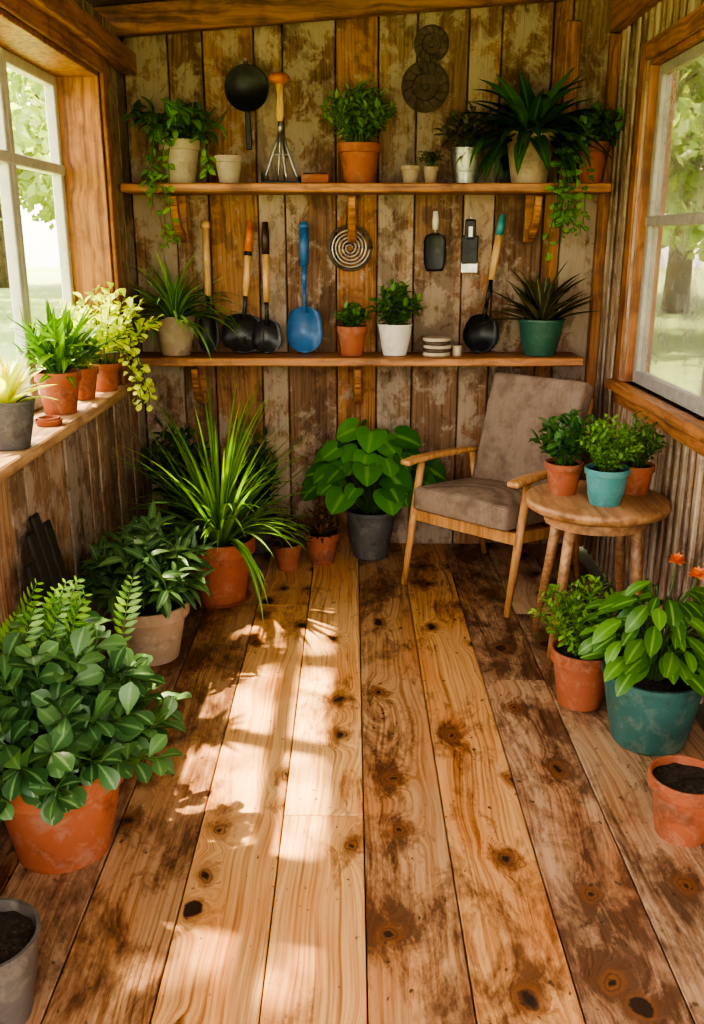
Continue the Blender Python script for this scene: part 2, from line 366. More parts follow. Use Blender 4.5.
def vine(b,pts,L,W,shape,mat,per=16,sr=.002):
    P=[]
    for i in range(len(pts)-1):
        for k in range(4): P.append(V(pts[i]).lerp(V(pts[i+1]),k/4)+rv(.006))
    P.append(V(pts[-1])); b.tint=.5; b.tube(P,sr,STEM,4,False)
    for j in range(per):
        t=(j+.3)/per*(len(P)-1.01); k=int(t); p=P[k].lerp(P[k+1],t-k); a=GA*j
        d=V((math.cos(a),math.sin(a)*.7-.4,-.25))+rv(.3)
        b.leaf(p,d,V((0,-.6,.9))+rv(.4),L*R.uniform(.65,1.1),W*R.uniform(.7,1.1),shape,mat,.6,.2,5)
def frond(b,p,d,L,mat,n=11,lw=.035,bend=1.0):
    d=V(d).normalized(); nn=V((0,-.5,.8)); sd=d.cross(nn).normalized(); nn=sd.cross(d); q=V(p); pts=[q.copy()]
    for i in range(n):
        a=bend*i/n; dd=d*math.cos(a)-nn*math.sin(a); q=q+dd*L/n; pts.append(q.copy())
        w=lw*math.sin(math.pi*(i+1.5)/(n+2))*1.2+.006
        for sg in (1,-1): b.leaf(q,sd*sg+dd*.55,nn,w*1.3,w*.5,'lance',mat,.3,.1,3)
    b.tint=.5; b.tube(pts,.0018,STEM,4,False)

# ------------------------------------------------------------------ room
XL,XR,YB=-1.12,1.30,4.90
XLo=-1.36
b=B(); xs=[.035+.24*k for k in range(-6,6)]
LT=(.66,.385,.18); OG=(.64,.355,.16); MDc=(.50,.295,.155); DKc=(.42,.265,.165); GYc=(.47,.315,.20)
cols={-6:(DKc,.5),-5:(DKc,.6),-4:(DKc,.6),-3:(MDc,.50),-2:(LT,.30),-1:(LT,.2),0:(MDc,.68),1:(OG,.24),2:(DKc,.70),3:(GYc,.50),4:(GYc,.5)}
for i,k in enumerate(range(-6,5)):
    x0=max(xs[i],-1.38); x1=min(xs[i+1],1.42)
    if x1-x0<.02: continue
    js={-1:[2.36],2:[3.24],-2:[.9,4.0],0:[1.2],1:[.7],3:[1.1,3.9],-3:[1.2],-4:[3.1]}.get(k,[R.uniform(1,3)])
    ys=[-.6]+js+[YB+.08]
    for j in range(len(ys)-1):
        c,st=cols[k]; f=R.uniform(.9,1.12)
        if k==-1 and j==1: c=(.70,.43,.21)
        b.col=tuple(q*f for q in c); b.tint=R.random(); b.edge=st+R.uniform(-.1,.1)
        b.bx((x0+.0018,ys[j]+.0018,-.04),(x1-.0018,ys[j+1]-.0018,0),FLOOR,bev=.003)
b.col=(.05,.03,.02); b.bx((-1.38,-.6,-.12),(1.42,YB+.08,-.041),FLOOR,bev=0)
b.done('floor')
# back wall
b=B(); x=XLo; i=0
pal=[((.17,.095,.05),.3),((.26,.155,.085),.9),((.22,.125,.065),.6),((.31,.16,.07),.3),((.27,.165,.095),1.),((.20,.11,.06),.45),((.33,.155,.06),.1),((.26,.165,.10),1.),((.21,.12,.065),.6),((.28,.15,.075),.85),((.18,.10,.055),.4),((.34,.16,.06),.0),((.25,.155,.095),.85)]
ws=[.24,.22,.17,.25,.14,.26,.21,.19,.25,.16,.25,.09,.24,.2]
while x<XR+.1:
    w=ws[i%len(ws)]; c,st=pal[i%len(pal)]; b.col=tuple(q*1.02 for q in c); b.edge=st; b.tint=R.random(); x1=min(x+w,XR+.12); dy=R.uniform(0,.014)
    b.bx((x+.003,YB+dy,0),(x1-.003,YB+.06,2.9),BACKW,bev=.005); x=x1; i+=1
b.col=(.02,.012,.008); b.bx((XLo,YB+.04,0),(XR+.12,YB+.08,2.9),BACKW,bev=0)
b.done('wall_back')
def split_wall(b,xa,xb,y0,y1,opens,mat,pal,w,ztop,batten=None,face=1):
    edges=[y0,y1]
    for o in opens: edges+= [o[0],o[1]]
    edges=sorted(set(edges)); i=0
    for e0,e1 in zip(edges[:-1],edges[1:]):
        n=max(1,round((e1-e0)/w)); 
        for k in range(n):
            a=e0+(e1-e0)*k/n; c=e0+(e1-e0)*(k+1)/n; m_=(a+c)/2
            segs=[(0,ztop)]
            for o in opens:
                if o[0]<m_<o[1]: segs=[(0,o[2]),(o[3],ztop)]
            col,st=pal[i%len(pal)]; f=R.uniform(.8,1.15); b.col=tuple(q*f for q in col); b.edge=st; b.tint=R.random(); i+=1
            off=R.uniform(0,.008)
            for z0,z1 in segs:
                if face>0: b.bx((xa,a+.002,z0),(xb-off,c-.002,z1),mat,bev=.004)
                else: b.bx((xa+off,a+.002,z0),(xb,c-.002,z1),mat,bev=.004)
                if batten:
                    if face<0: b.bx((xa-.012,a-.012,z0),(xa+off+.002,a+.014,z1),mat,bev=.005)
SZ=.975
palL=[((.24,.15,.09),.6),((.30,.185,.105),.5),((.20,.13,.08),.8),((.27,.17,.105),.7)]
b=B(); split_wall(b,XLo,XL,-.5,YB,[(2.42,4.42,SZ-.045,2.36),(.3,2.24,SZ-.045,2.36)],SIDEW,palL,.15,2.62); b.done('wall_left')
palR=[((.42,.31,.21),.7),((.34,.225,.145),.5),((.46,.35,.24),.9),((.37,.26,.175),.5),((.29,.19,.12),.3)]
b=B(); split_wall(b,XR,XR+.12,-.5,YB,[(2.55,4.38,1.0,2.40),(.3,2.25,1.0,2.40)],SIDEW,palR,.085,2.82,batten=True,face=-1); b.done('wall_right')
b=B(); sl=lambda x:2.60+(x-XLo)*.075
for k in range(22):
    y0=-.5+k*.2475
    b.col=R.choice([(.18,.10,.055),(.23,.13,.07),(.15,.085,.05)]); b.edge=.1; b.tint=R.random()
    y1=y0+.2445
    b.box((0.03,(y0+y1)/2,0),(2.86,y1-y0,.025),BACKW,fn=lambda p:V((p.x,p.y,p.z+sl(p.x+.03)+.11)),bev=.003)
b.done('ceiling')
for yy,h in ((4.84,.13),(3.75,.12),(2.6,.12),(1.4,.12),(.2,.12)):
    b=B(); b.beam((XLo+.02,yy,sl(XLo)+.03),(XR+.10,yy,sl(XR+.10)+.03),.09 if yy<4.8 else .07,h,BEAM,bev=.006); b.done('roof_beam')
b=B(); b.beam((XL+.035,-.5,2.47),(XL+.035,YB-.01,2.47),.07,.10,SILLR,bev=.006); b.done('trim_1')
b=B(); b.beam((XR-.03,-.5,2.68),(XR-.03,YB-.01,2.68),.06,.15,SILLR,bev=.006); b.done('trim_2')
b=B(); b.bx((XR-.055,YB-.055,0),(XR-.002,YB-.002,2.6),OAK,bev=.006); b.done('trim_3')
b=B(); b.bx((1.035,YB-.03,1.913),(1.105,YB-.002,2.66),OAK,bev=.006); b.done('trim_4')

def window(xa,xb,xg,y0,y1,z0,z1,name,sash,mull,rail,sillx,sillmat,casing_x,casemat,sidem,glass):
    b=B(); lo,hi=min(xa,xb),max(xa,xb)
    t=.022
    b.bx((lo,y1-t,z0),(hi,y1,z1),casemat,bev=.003); b.bx((lo,y0,z0),(hi,y0+t,z1),casemat,bev=.003)
    b.bx((lo,y0,z1-t),(hi,y1,z1),casemat,bev=.003)
    a,c=min(sillx),max(sillx); b.bx((a,y0-.09,z0-.045),(c,y1+.09,z0),sillmat,bev=.006)
    f=.045; g0,g1=y0+t,y1-t; zt=z1-t
    for s0,s1 in mull:
        for yy in (s0,s1-f): b.bx((xg-.022,yy,z0),(xg+.022,yy+f,zt),sash,bev=.004)
        b.bx((xg-.0215,s0,z0),(xg+.0215,s1,z0+f*1.3),sash,bev=.004); b.bx((xg-.0215,s0,zt-f),(xg+.0215,s1,zt),sash,bev=.004)
        b.bx((xg-.028,s0,rail-.022),(xg+.028,s1,rail+.022),sash,bev=.004)
        b.bx((xg-.003,s0+.01,z0+.01),(xg+.003,s1-.01,zt-.01),glass,bev=0)
    cx0,cx1=casing_x; w=.075
    b.bx((cx0,y1-.002,z0),(cx1,y1+w,z1+w),casemat,bev=.005); b.bx((cx0,y0-w,z0),(cx1,y0+.002,z1+w),casemat,bev=.005)
    b.bx((cx0,y0,z1-.002),(cx1,y1,z1+w),sidem,bev=.005)
    return b
b=window(XL,XLo,XLo+.035,2.42,4.42,SZ,2.36,'window_1',PALE,[(2.442,3.08),(3.08,3.74),(3.74,4.398)],1.95,(XL+.04,XLo-.03),SILLM,(XL,XL+.02),OAK,SILLR,GLASS)
b.done('window_1')
b=window(XL,XLo,XLo+.035,.3,2.24,SZ,2.36,'window_2_added',PALE,[(.322,1.27),(1.27,2.218)],1.95,(XL+.04,XLo-.03),SILLM,(XL,XL+.02),OAK,SILLR,GLASS)  # unseen window, added to let more light onto the foreground
b.done('window_2_added')
b=window(XR,XR+.12,XR+.06,2.55,4.38,1.0,2.40,'window_3',GREYS,[(2.572,3.45),(3.45,4.358)],1.73,(XR-.06,XR+.14),SILLR,(XR-.022,XR),OAK,SILLR,GLASSR)
b.bx((XR-.02,2.5,.89),(XR,4.44,.957),SILLR); b.done('window_3')
b=window(XR,XR+.12,XR+.06,.3,2.25,1.0,2.40,'window_4',GREYS,[(.322,1.25),(1.25,2.228)],1.73,(XR-.06,XR+.14),SILLR,(XR-.022,XR),OAK,SILLR,GLASSR)
b.done('window_4')
# shelves
Z1,Z2=1.08,1.91
def shelf(x0,x1,z,brs,name):
    b=B(); b.bx((x0,4.62,z-.042),(x1,YB-.001,z),SHELF,bev=.006)
    for bx in brs:
        b.bx((bx-.022,YB-.03,z-.27),(bx+.022,YB-.001,z-.042),SHELF,bev=.004)
        pts=[V((bx,YB-.03+(-.21)*math.sin(t*math.pi/2),z-.25+.19*(1-math.cos(t*math.pi/2))**.9+.0)) for t in [k/7 for k in range(8)]]
        for p,q in zip(pts[:-1],pts[1:]): b.beam(p,q+(q-p)*.1,.034,.05,SHELF,bev=.004)
    return b.done(name)
shelf(XL+.01,XR-.058,Z2,(-.86,.0,.90),'wall_shelf'); shelf(XL+.01,1.17,Z1,(-.80,.03),'wall_shelf')

# ------------------------------------------------------------------ chair
b=B(); b.M=Matrix.Translation((.71,4.31,0))@Matrix.Rotation(math.radians(137),4,'Z')
for s in (-1,1):
    b.tube([(s*.305,.335,0),(s*.305,.27,.33),(s*.305,.215,.605)],[.014,.021,.019],CHW,10)
    b.tube([(s*.285,-.33,0),(s*.29,-.26,.30),(s*.30,-.20,.60)],[.014,.021,.017],CHW,10)
    b.beam((s*.285,.27,.355),(s*.285,-.27,.285),.026,.055,CHW,bev=.006)
    ap=[(.345,.622,.026),(.27,.628,.034),(.1,.625,.033),(-.1,.612,.027),(-.24,.60,.02)]
    for (y0,z0,w0),(y1,z1,w1) in zip(ap[:-1],ap[1:]): b.beam((s*.305,y0,z0),(s*.305,y1-.006,z1),w0+w1,.026,CHW,bev=.009,seg=2,sm=True)
    b.beam((s*.235,-.24,.30),(s*.235,-.43,.90),.03,.03,CHW,up=V((1,0,0)))
b.beam((-.30,.268,.355),(.30,.268,.355),.026,.06,CHW); b.beam((-.29,-.262,.29),(.29,-.262,.29),.026,.05,CHW)
for zz in (.45,.62,.78): b.beam((-.235,-.24-(zz-.3)*.317,zz),(.235,-.24-(zz-.3)*.317,zz),.02,.05,CHW)
for k in range(5): b.beam((-.28,.2-k*.1,.355-k*.0125),(.28,.2-k*.1,.355-k*.0125),.05,.012,CHW)
def puff(sx,sy,sz,a):
    def f(p):
        u=p.x/(sx/2); v=p.y/(sy/2); k=(1-u*u*.9)*(1-v*v*.9)
        return V((p.x,p.y,p.z+(a if p.z>0 else -a*.2)*max(0,k)))
    return f
def cushion(b,c,size,rot,a):
    bm=bmesh.new(); bmesh.ops.create_cube(bm,size=1.)
    for v in bm.verts: v.co=V((v.co.x*size[0],v.co.y*size[1],v.co.z*size[2]))
    bmesh.ops.bevel(bm,geom=bm.edges[:],offset=.03,segments=4,affect='EDGES',profile=.6)
    bmesh.ops.subdivide_edges(bm,edges=[e for e in bm.edges if e.calc_length()>.2],cuts=9,use_grid_fill=True)
    mi=b.m(FAB); mp={}; f=puff(*size,a); bm.verts.index_update()
    for v in bm.verts:
        mp[v.index]=b.av(V(c)+rot@f(v.co))
    for fc in bm.faces: b.af([mp[v.index] for v in fc.verts],mi)
    bm.free()
    hx,hy=size[0]/2-.008,size[1]/2-.008
    for zz in (size[2]/2-.012,-size[2]/2+.012):
        lp=[(-hx+.02,-hy),(hx-.02,-hy),(hx,-hy+.02),(hx,hy-.02),(hx-.02,hy),(-hx+.02,hy),(-hx,hy-.02),(-hx,-hy+.02),(-hx+.02,-hy)]
        b.tube([V(c)+rot@V((p[0],p[1],zz)) for p in lp],.005,FAB,6,False)
cushion(b,(0,.025,.425),(.545,.60,.115),Matrix.Rotation(math.radians(5),3,'X'),.02)
cushion(b,(0,-.275,.70),(.53,.60,.11),Matrix.Rotation(math.radians(90+17),3,'X').to_3x3()@Matrix.Rotation(math.pi,3,'X'),.02)
b.done('armchair')
# ------------------------------------------------------------------ table
TX,TY,TZ=.985,3.53,.66
b=B(); b.lathe([(0,-.045),(.262,-.045),(.280,-.035),(.285,-.02),(.285,-.012),(.280,-.003),(.272,0),(0.001,0)],(TX,TY,TZ),TBW,56,True)
b.lathe([(.19,-.10),(.205,-.10),(.205,-.045),(.19,-.045),(.19,-.10)],(TX,TY,TZ),TBW,40)
for a in (222,318,40,135):
    ca,sa=math.cos(math.radians(a)),math.sin(math.radians(a))
    b.tube([(TX+ca*.165,TY+sa*.165,TZ-.045),(TX+ca*.20,TY+sa*.20,.35),(TX+ca*.255,TY+sa*.255,0)],[.023,.021,.014],TBW,12)
b.done('round_side_table')

# ------------------------------------------------------------------ floor plants
CL=(XL+.004,XR-.016,0.,YB-.004,.001,3.)
b=B(); c=pot(b,-.815,2.22,0,.19,.29,TERRA)
bush(b,c,52,.41,.355,15,.088,.056,'obov',L_GR,start=.3,segs=6,sr=.004,bend=.8,dome=.8,face=.3)
for k in range(13):
    a=R.uniform(-.6,2.2); p=c+V((R.uniform(-.15,.2),R.uniform(-.05,.15),.27)); frond(b,p,V((math.cos(a)*.3,math.sin(a)*.3,1)),R.uniform(.14,.24),L_BR,11,.026,.5)
b.done('potted_shrub_plant',CL)
b=B(); c=pot(b,-.79,1.62,0,.115,.22,OLDZ,'plain'); b.done('soil_filled_pot')
b=B(); c=pot(b,-.83,3.46,0,.165,.24,BEIGE,'rim')
bush(b,c,34,.36,.27,17,.115,.034,'lance',L_GR,start=.3,segs=5,sr=.004,bend=1.,dome=.6,face=.3); b.done('potted_hellebore',CL)
b=B(); saucer(b,-.62,4.07,0,.14,TERRA); c=pot(b,-.62,4.07,.006,.165,.31,TERRA)
spikes(b,c,120,.62,.028,L_SP,88,35,.6,2.1,segs=12,core=.05); spikes(b,c,45,.82,.022,L_BR,88,60,.2,.9,segs=12,core=.04); b.done('potted_spider_plant',(XL+.046,-.2,3.5,YB-.3,.001,1.3))
for (x,y,r,h) in ((-.335,4.50,.075,.14),(-.16,4.60,.095,.17)):
    b=B(); c=pot(b,x,y,0,r,h,TERRAD); spikes(b,c,44,.15,.02,L_RD,85,15,.1,1.0,'lance',5); bush(b,c,12,.16,.08,8,.04,.02,'lance',L_RD); b.done('potted_russet_plant',CL)
b=B(); c=pot(b,.10,4.70,0,.135,.27,GREYP,'plain')
petiole(b,c,66,.45,.31,.125,.145,'heart',L_HT,.004,.55,.55,.7,.4,.12); b.done('potted_heart_leaf_plant',CL)
b=B(); c=pot(b,-.90,4.62,0,.13,.25,GREYP,'plain'); bush(b,c,26,.55,.20,14,.09,.03,'lance',L_DK,start=.2); b.done('potted_dark_foliage_plant',CL)
b=B(); c=pot(b,-.50,4.78,0,.09,.2,GREYP,'plain'); bush(b,c,18,.48,.12,12,.08,.03,'lance',L_DK,start=.2); b.done('potted_dark_foliage_plant',CL)
b=B(); c=pot(b,.845,3.06,0,.115,.22,TERRA)
bush(b,c,56,.29,.20,19,.036,.018,'oval',L_BR,start=.15,segs=3,sr=.0022); b.done('potted_herb',CL)
b=B(); c=pot(b,1.02,2.80,0,.172,.26,TEAL,'plain',base=.72)
petiole(b,c,100,.34,.20,.115,.052,'oval',L_MD,.0035,.2,.6,.5,.8)
petiole(b,c,44,.16,.15,.10,.046,'oval',L_MD,.0035,.0,.3,.5,.7)
for (dx,dy,hh) in ((.10,-.02,.38),(.06,.06,.40)):
    p=c+V((dx,dy,hh)); b.tube([c,c+V((dx*.6,dy*.6,hh*.6)),p],.003,STEM,5)
    for k in range(26):
        a=GA*k; e=k/26*1.4; b.leaf(p,V((math.cos(a)*math.cos(e),math.sin(a)*math.cos(e),math.sin(e))),V((0,0,1)),.032,.016,'oval',L_OR,.4,.1,3)
b.done('potted_flowering_plant',CL)
b=B(); pot(b,.955,2.28,0,.105,.19,TERRA); b.done('soil_filled_pot')
def tp(x,y,r,h,mat,f,name,style='rim'):
    b=B(); c=pot(b,x,y,TZ,r,h,mat,style); f(b,c); b.done(name,(XL,XR-.016,0,YB,TZ,3.))
tp(.86,3.60,.078,.13,TERRA,lambda b,c:bush(b,c,22,.21,.14,12,.062,.03,'oval',L_DK,start=.2,segs=4),'potted_dark_leaf_plant')
tp(.99,3.44,.086,.145,TURQ,lambda b,c:bush(b,c,40,.21,.125,18,.032,.017,'oval',L_BR,start=.15,segs=3,sr=.002),'potted_herb','band')
tp(1.155,3.60,.072,.12,TERRA,lambda b,c:bush(b,c,28,.21,.105,16,.034,.018,'oval',L_MD,start=.15,segs=3,sr=.002),'potted_herb')

# ------------------------------------------------------------------ sill plants
CS=(XLo+.068,1.2,0,YB-.004,SZ+.001,3.)
CV=(XLo+.068,1.2,0,YB-.004,.3,3.)
b=B(); c=pot(b,-1.155,3.03,SZ,.092,.165,GREYP,'plain')
spikes(b,c,22,.20,.035,L_LM,85,25,.2,1.,'lance',6); spikes(b,c,14,.18,.026,L_YE,85,45,.1,.6,'lance',5); b.done('potted_yellow_succulent',CS)
b=B(); saucer(b,-1.15,3.42,SZ+.001,.052,TERRAD); b.lathe([(0,.006),(.04,.006),(.042,.03),(.036,.03),(.034,.012),(0,.012)],(-1.15,3.42,SZ+.001),TERRAD,24); b.done('clay_saucer')
b=B(); c=pot(b,-1.185,3.68,SZ,.092,.17,TERRA)
bush(b,c,12,.20,.13,9,.15,.034,'lance',L_BR,start=.1,segs=6,bend=.8); spikes(b,c,30,.38,.030,L_MD,85,40,.2,.9,'lance',8); b.done('potted_long_leaf_plant',CS)
b=B(); c=pot(b,-1.19,4.02,SZ,.075,.14,TERRA); bush(b,c,16,.17,.11,8,.08,.035,'lance',L_MD,start=.2); b.done('potted_leafy_plant',CS)
b=B(); c=pot(b,-1.15,4.26,SZ,.075,.13,TERRA)
bush(b,c,44,.34,.27,12,.06,.042,'obov',L_LM,start=.25,segs=4,bend=.7,dome=.35)
for k in range(5):
    x=-1.06+R.uniform(0,.14); y=4.12+R.uniform(-.1,.2)
    vine(b,[c+V((.0,0,.15)),(x-.03,y,SZ+.22),(x+.03,y-.03,SZ+.05),(x+.04,y-.03,SZ-R.uniform(.0,.1))],.045,.036,'obov',L_LM,16)
b.done('potted_golden_creeper',CV)
# ------------------------------------------------------------------ upper shelf
CU=(XL+.004,XR-.016,0,YB-.004,.3,2.58)
SY=4.745
b=B(); c=pot(b,-.835,SY,Z2,.10,.20,CREAM,'rim')
bush(b,c,16,.20,.28,9,.10,.046,'lance',L_MD,start=.3,segs=5,bend=1.1,dome=.5)
for (dx,zl) in ((-.11,-.05),(-.06,-.30),(-.03,-.28),(-.12,-.1),(.16,.02)):
    vine(b,[c,c+V((dx*.8,-.10,.05)),c+V((dx,-.17,-.12)),(c.x+dx*1.05,4.58,Z2+zl+.1),(c.x+dx+R.uniform(-.04,.04),4.58,Z2+zl)],.06,.034,'lance',L_BR,18)
b.done('potted_trailing_plant',CU)
b=B(); pot(b,-.60,SY,Z2,.070,.13,CREAM); b.done('empty_clay_pot')
b=B(); c=pot(b,.034,SY,Z2,.105,.185,TERRA)
bush(b,c,48,.30,.19,16,.058,.024,'lance',L_BR,start=.2,segs=4); b.done('potted_bushy_herb',CU)
b=B(); pot(b,.285,SY,Z2,.048,.085,BEIGE); b.done('empty_clay_pot')
b=B(); c=pot(b,.385,SY,Z2,.038,.08,BEIGE); bush(b,c,12,.09,.06,8,.035,.016,'oval',L_OL); b.done('potted_seedling')
b=B(); c=pot(b,.555,SY,Z2,.073,.165,ZINC,'pail'); bush(b,c,18,.20,.13,10,.06,.035,'oval',L_OL,start=.3); bush(b,c,8,.16,.12,8,.05,.03,'oval',L_RD,start=.3); b.done('metal_pail_planter',CU)
b=B(); c=pot(b,.865,SY,Z2,.125,.24,BEIGE,'rim')
spikes(b,c,100,.40,.066,L_DK,85,-5,.5,1.8,'lance',9,core=.05); b.done('potted_dracaena',(XL,XR-.016,0,YB-.004,Z2+.002,2.58))
b=B(); c=pot(b,1.17,SY,Z2,.08,.19,TERRA)
bush(b,c,22,.17,.16,10,.055,.042,'obov',L_MD,start=.3,segs=4)
for k in range(9):
    dx=-.19+R.uniform(-.03,.14); vine(b,[c+V((0,0,.02)),c+V((dx*.8,-.09,.06)),c+V((dx,-.17,-.1)),(c.x+dx,4.575,Z2-.12),(c.x+dx+R.uniform(-.03,.03),4.575,Z2-R.uniform(.12,.36))],.05,.04,'obov',L_BR,20)
b.done('potted_ivy',CU)
b=B(); b.bx((-.44,4.68,Z2),(-.25,4.80,Z2+.014),BLACK); b.bx((-.44,4.68,Z2+.014),(-.43,4.80,Z2+.05),BLACK); b.bx((-.26,4.68,Z2+.014),(-.25,4.80,Z2+.035),BLACK); b.done('seed_tray')
b=B(); b.bx((-.245,4.68,Z2),(-.11,4.80,Z2+.045),TERRA,bev=.006); b.bx((-.235,4.69,Z2+.0455),(-.12,4.79,Z2+.05),SOIL,bev=0); b.done('terracotta_tray')
b=B(); cx,cy,zt=-.345,4.74,Z2+.015
b.tube([(cx,cy,zt+.27),(cx,cy,zt+.30),(cx+.002,cy,zt+.38),(cx,cy,zt+.44)],[.014,.021,.016,.018],HNDL,12)
b.lathe([(0,0),(.03,.0),(.05,.012),(.052,.03),(.035,.045),(0.001,.048)],(cx,cy,zt+.435),ORANGE,20,True)
b.tube([(cx,cy,zt+.22),(cx,cy,zt+.27)],.011,STEEL,10)
for dx,dy in ((-.085,-.02),(.085,-.02),(-.02,.04),(.03,-.05)):
    b.tube([(cx,cy,zt+.24),(cx+dx*.35,cy+dy*.4,zt+.15),(cx+dx*.85,cy+dy*.9,zt+.03),(cx+dx,cy+dy,zt+.003)],[.007,.007,.006,.004],STEEL,8)
b.beam((cx-.045,cy-.012,zt+.12),(cx+.045,cy-.012,zt+.12),.008,.008,STEEL); b.done('hand_cultivator')
FY=Matrix.Rotation(math.radians(90),3,'X')
YW=YB-.004
b=B(); b.lathe([(0.001,.004),(.085,.004),(.108,.034),(.104,.034),(.083,.009),(0.001,.009)],(-.515,YW-.0,2.36),BLACK,36,True,M=FY)
b.beam((-.515,YW-.02,2.255),(-.512,YW-.012,2.08),.028,.008,BLACK,up=V((0,1,0))); b.tube([(-.515,YW,2.485),(-.515,YW-.035,2.487)],.005,STEEL,8); b.tube([(-.527,YW-.02,2.462),(-.515,YW-.024,2.49),(-.503,YW-.02,2.462)],.003,BLACK,6); b.done('frying_pan')
for (x,z,r) in ((.385,2.56,.085),(.36,2.37,.118)):
    b=B(); b.lathe([(.02,.0),(r*.5,.004),(r*.55,.010),(r*.9,.012),(r,.008),(r,.003),(.02,.003),(.02,.0)],(x,YW-.0,z),DULL,40,M=FY)
    b.lathe([(0,.003),(.018,.003),(.016,.016),(0.001,.018)],(x,YW,z),DULL,16,M=FY)
    for k in range(14):
        a=2*math.pi*k/14; b.tube([(x+math.cos(a)*r*.55,YW-.010,z+math.sin(a)*r*.55),(x+math.cos(a+.2)*r*.92,YW-.0115,z+math.sin(a+.2)*r*.92)],.003,DULL,6)
    b.done('wall_disc_ornament')
b=B(); pts=[]
for k in range(150):
    t=k/149; a=t*2*math.pi*5; r=.012+.088*t; pts.append((-.01+r*math.cos(a),YW-.012-.004*math.sin(a*3.3),1.61+r*math.sin(a)))
b.tube(pts,.0042,STEEL,7)
for rr in (.105,.112): b.tube([(-.01+rr*math.cos(a*math.pi/24),YW-.012,1.61+rr*math.sin(a*math.pi/24)) for a in range(49)],.005,RUST,7)
for a in range(8):
    q=a*math.pi/4; b.tube([(-.01+.015*math.cos(q),YW-.006,1.61+.015*math.sin(q)),(-.01+.11*math.cos(q),YW-.006,1.61+.11*math.sin(q))],.003,RUST,6)
b.tube([(-.03,YW-.008,1.715),(-.02,YW-.008,1.79),(0,YW-.008,1.79),(.01,YW-.008,1.715)],.0035,RUST,6); b.tube([(-.01,YW,1.785),(-.01,YW-.03,1.79)],.005,STEEL,8)
b.done('wire_spiral_trivet')
def handle(b,p0,p1,mats,r=.014):
    p0=V(p0);p1=V(p1)
    for (m_,t0,t1,ra,rb) in mats: b.tube([p0.lerp(p1,t0),p0.lerp(p1,(t0+t1)/2),p0.lerp(p1,t1)],[ra*1.2,max(ra,rb)*1.25,rb*1.2],m_,12)
SP=[(0,.022),(.04,.050),(.12,.074),(.3,.084),(.55,.091),(.72,.089),(.86,.072),(.95,.042),(1,.006)]
RD=[(0,.014),(.04,.045),(.12,.080),(.3,.100),(.5,.110),(.68,.106),(.82,.086),(.93,.052),(1,.008)]
def tool(name,x,w,bl,top,lean,mats,bm_,prof,dx=0,neck=.1,dish=.45,sc=1.,yb=4.80):
    b=B(); d=V((dx,lean,-1)).normalized(); zb=Z1+.004; tip=V((x,yb,zb)); o=tip-d*bl
    b.blade([(t,hw*sc) for t,hw in prof],bl,bm_,o,d,V((0,-1,0)),dish,.003)
    pe=tip-d*top; b.tube([o+d*.03,o-d*neck*.5,o-d*neck],[.012,.010,.011],bm_,10); handle(b,o-d*neck*.9,pe,mats); b.done(name)
IRON=m_plain('worn_iron',(.06,.06,.065),.32,.6)
tool('garden_trowel',-.575,0,.20,.66,-.09,[(HNDL,0,.55,.013,.015),(BLACK,.55,.60,.0165,.0165),(ORANGE,.60,1,.017,.014)],IRON,SP,dx=-.09,sc=1.22)
tool('garden_trowel',-.440,0,.17,.655,-.09,[(HNDL,0,.6,.012,.014),(DKBR,.6,1,.017,.013)],IRON,SP,dx=.0,sc=.86,yb=4.785)
tool('garden_trowel',-.745,0,.20,.66,-.09,[(HNDL,0,.9,.014,.013),(HNDL,.9,1,.02,.018)],BLACK,SP,dx=-.0,sc=.6,yb=4.81)
tool('spade',-.245,0,.235,.655,-.09,[(BLUE,0,.35,.010,.012),(BLUE,.35,.9,.016,.021),(BLUE,.9,1,.021,.014)],BLUE,SP,sc=1.03)
tool('ladle',.655,0,.20,.70,-.09,[(BLACK,0,.3,.008,.008),(HNDL,.3,.78,.012,.016),(TEALP,.78,1,.017,.011)],BLACK,RD,dx=-.16,neck=.04,sc=.86)
b=B(); b.blade([(0,.012),(.08,.046),(.2,.056),(.75,.056),(.9,.05),(1,.04)],.19,BLACK,(.425,YW-.02,1.685),(0,0,-1),(0,-1,0),.25,.0025)
b.tube([(.425,YW-.02,1.68),(.425,YW-.02,1.71)],.007,STEEL,8); b.tube([(.425,YW-.02,1.70),(.426,YW-.02,1.74),(.424,YW-.02,1.79)],[.014,.017,.013],WHITE,12)
b.tube([(.425,YW,1.775),(.425,YW-.045,1.778)],.004,STEEL,8); b.done('hand_trowel')
b=B(); b.box((.605,YW-.014,1.60),(.085,.012,.14),BLACK,bev=.006); b.box((.605,YW-.014,1.515),(.085,.004,.055),STEEL,bev=.001)
b.box((.605,YW-.014,1.70),(.055,.018,.10),BLACK,bev=.008,seg=2); b.box((.605,YW-.0245,1.69),(.02,.002,.05),STEEL,bev=.0005); b.tube([(.605,YW,1.755),(.605,YW-.03,1.757)],.004,STEEL,8); b.done('paint_scraper')
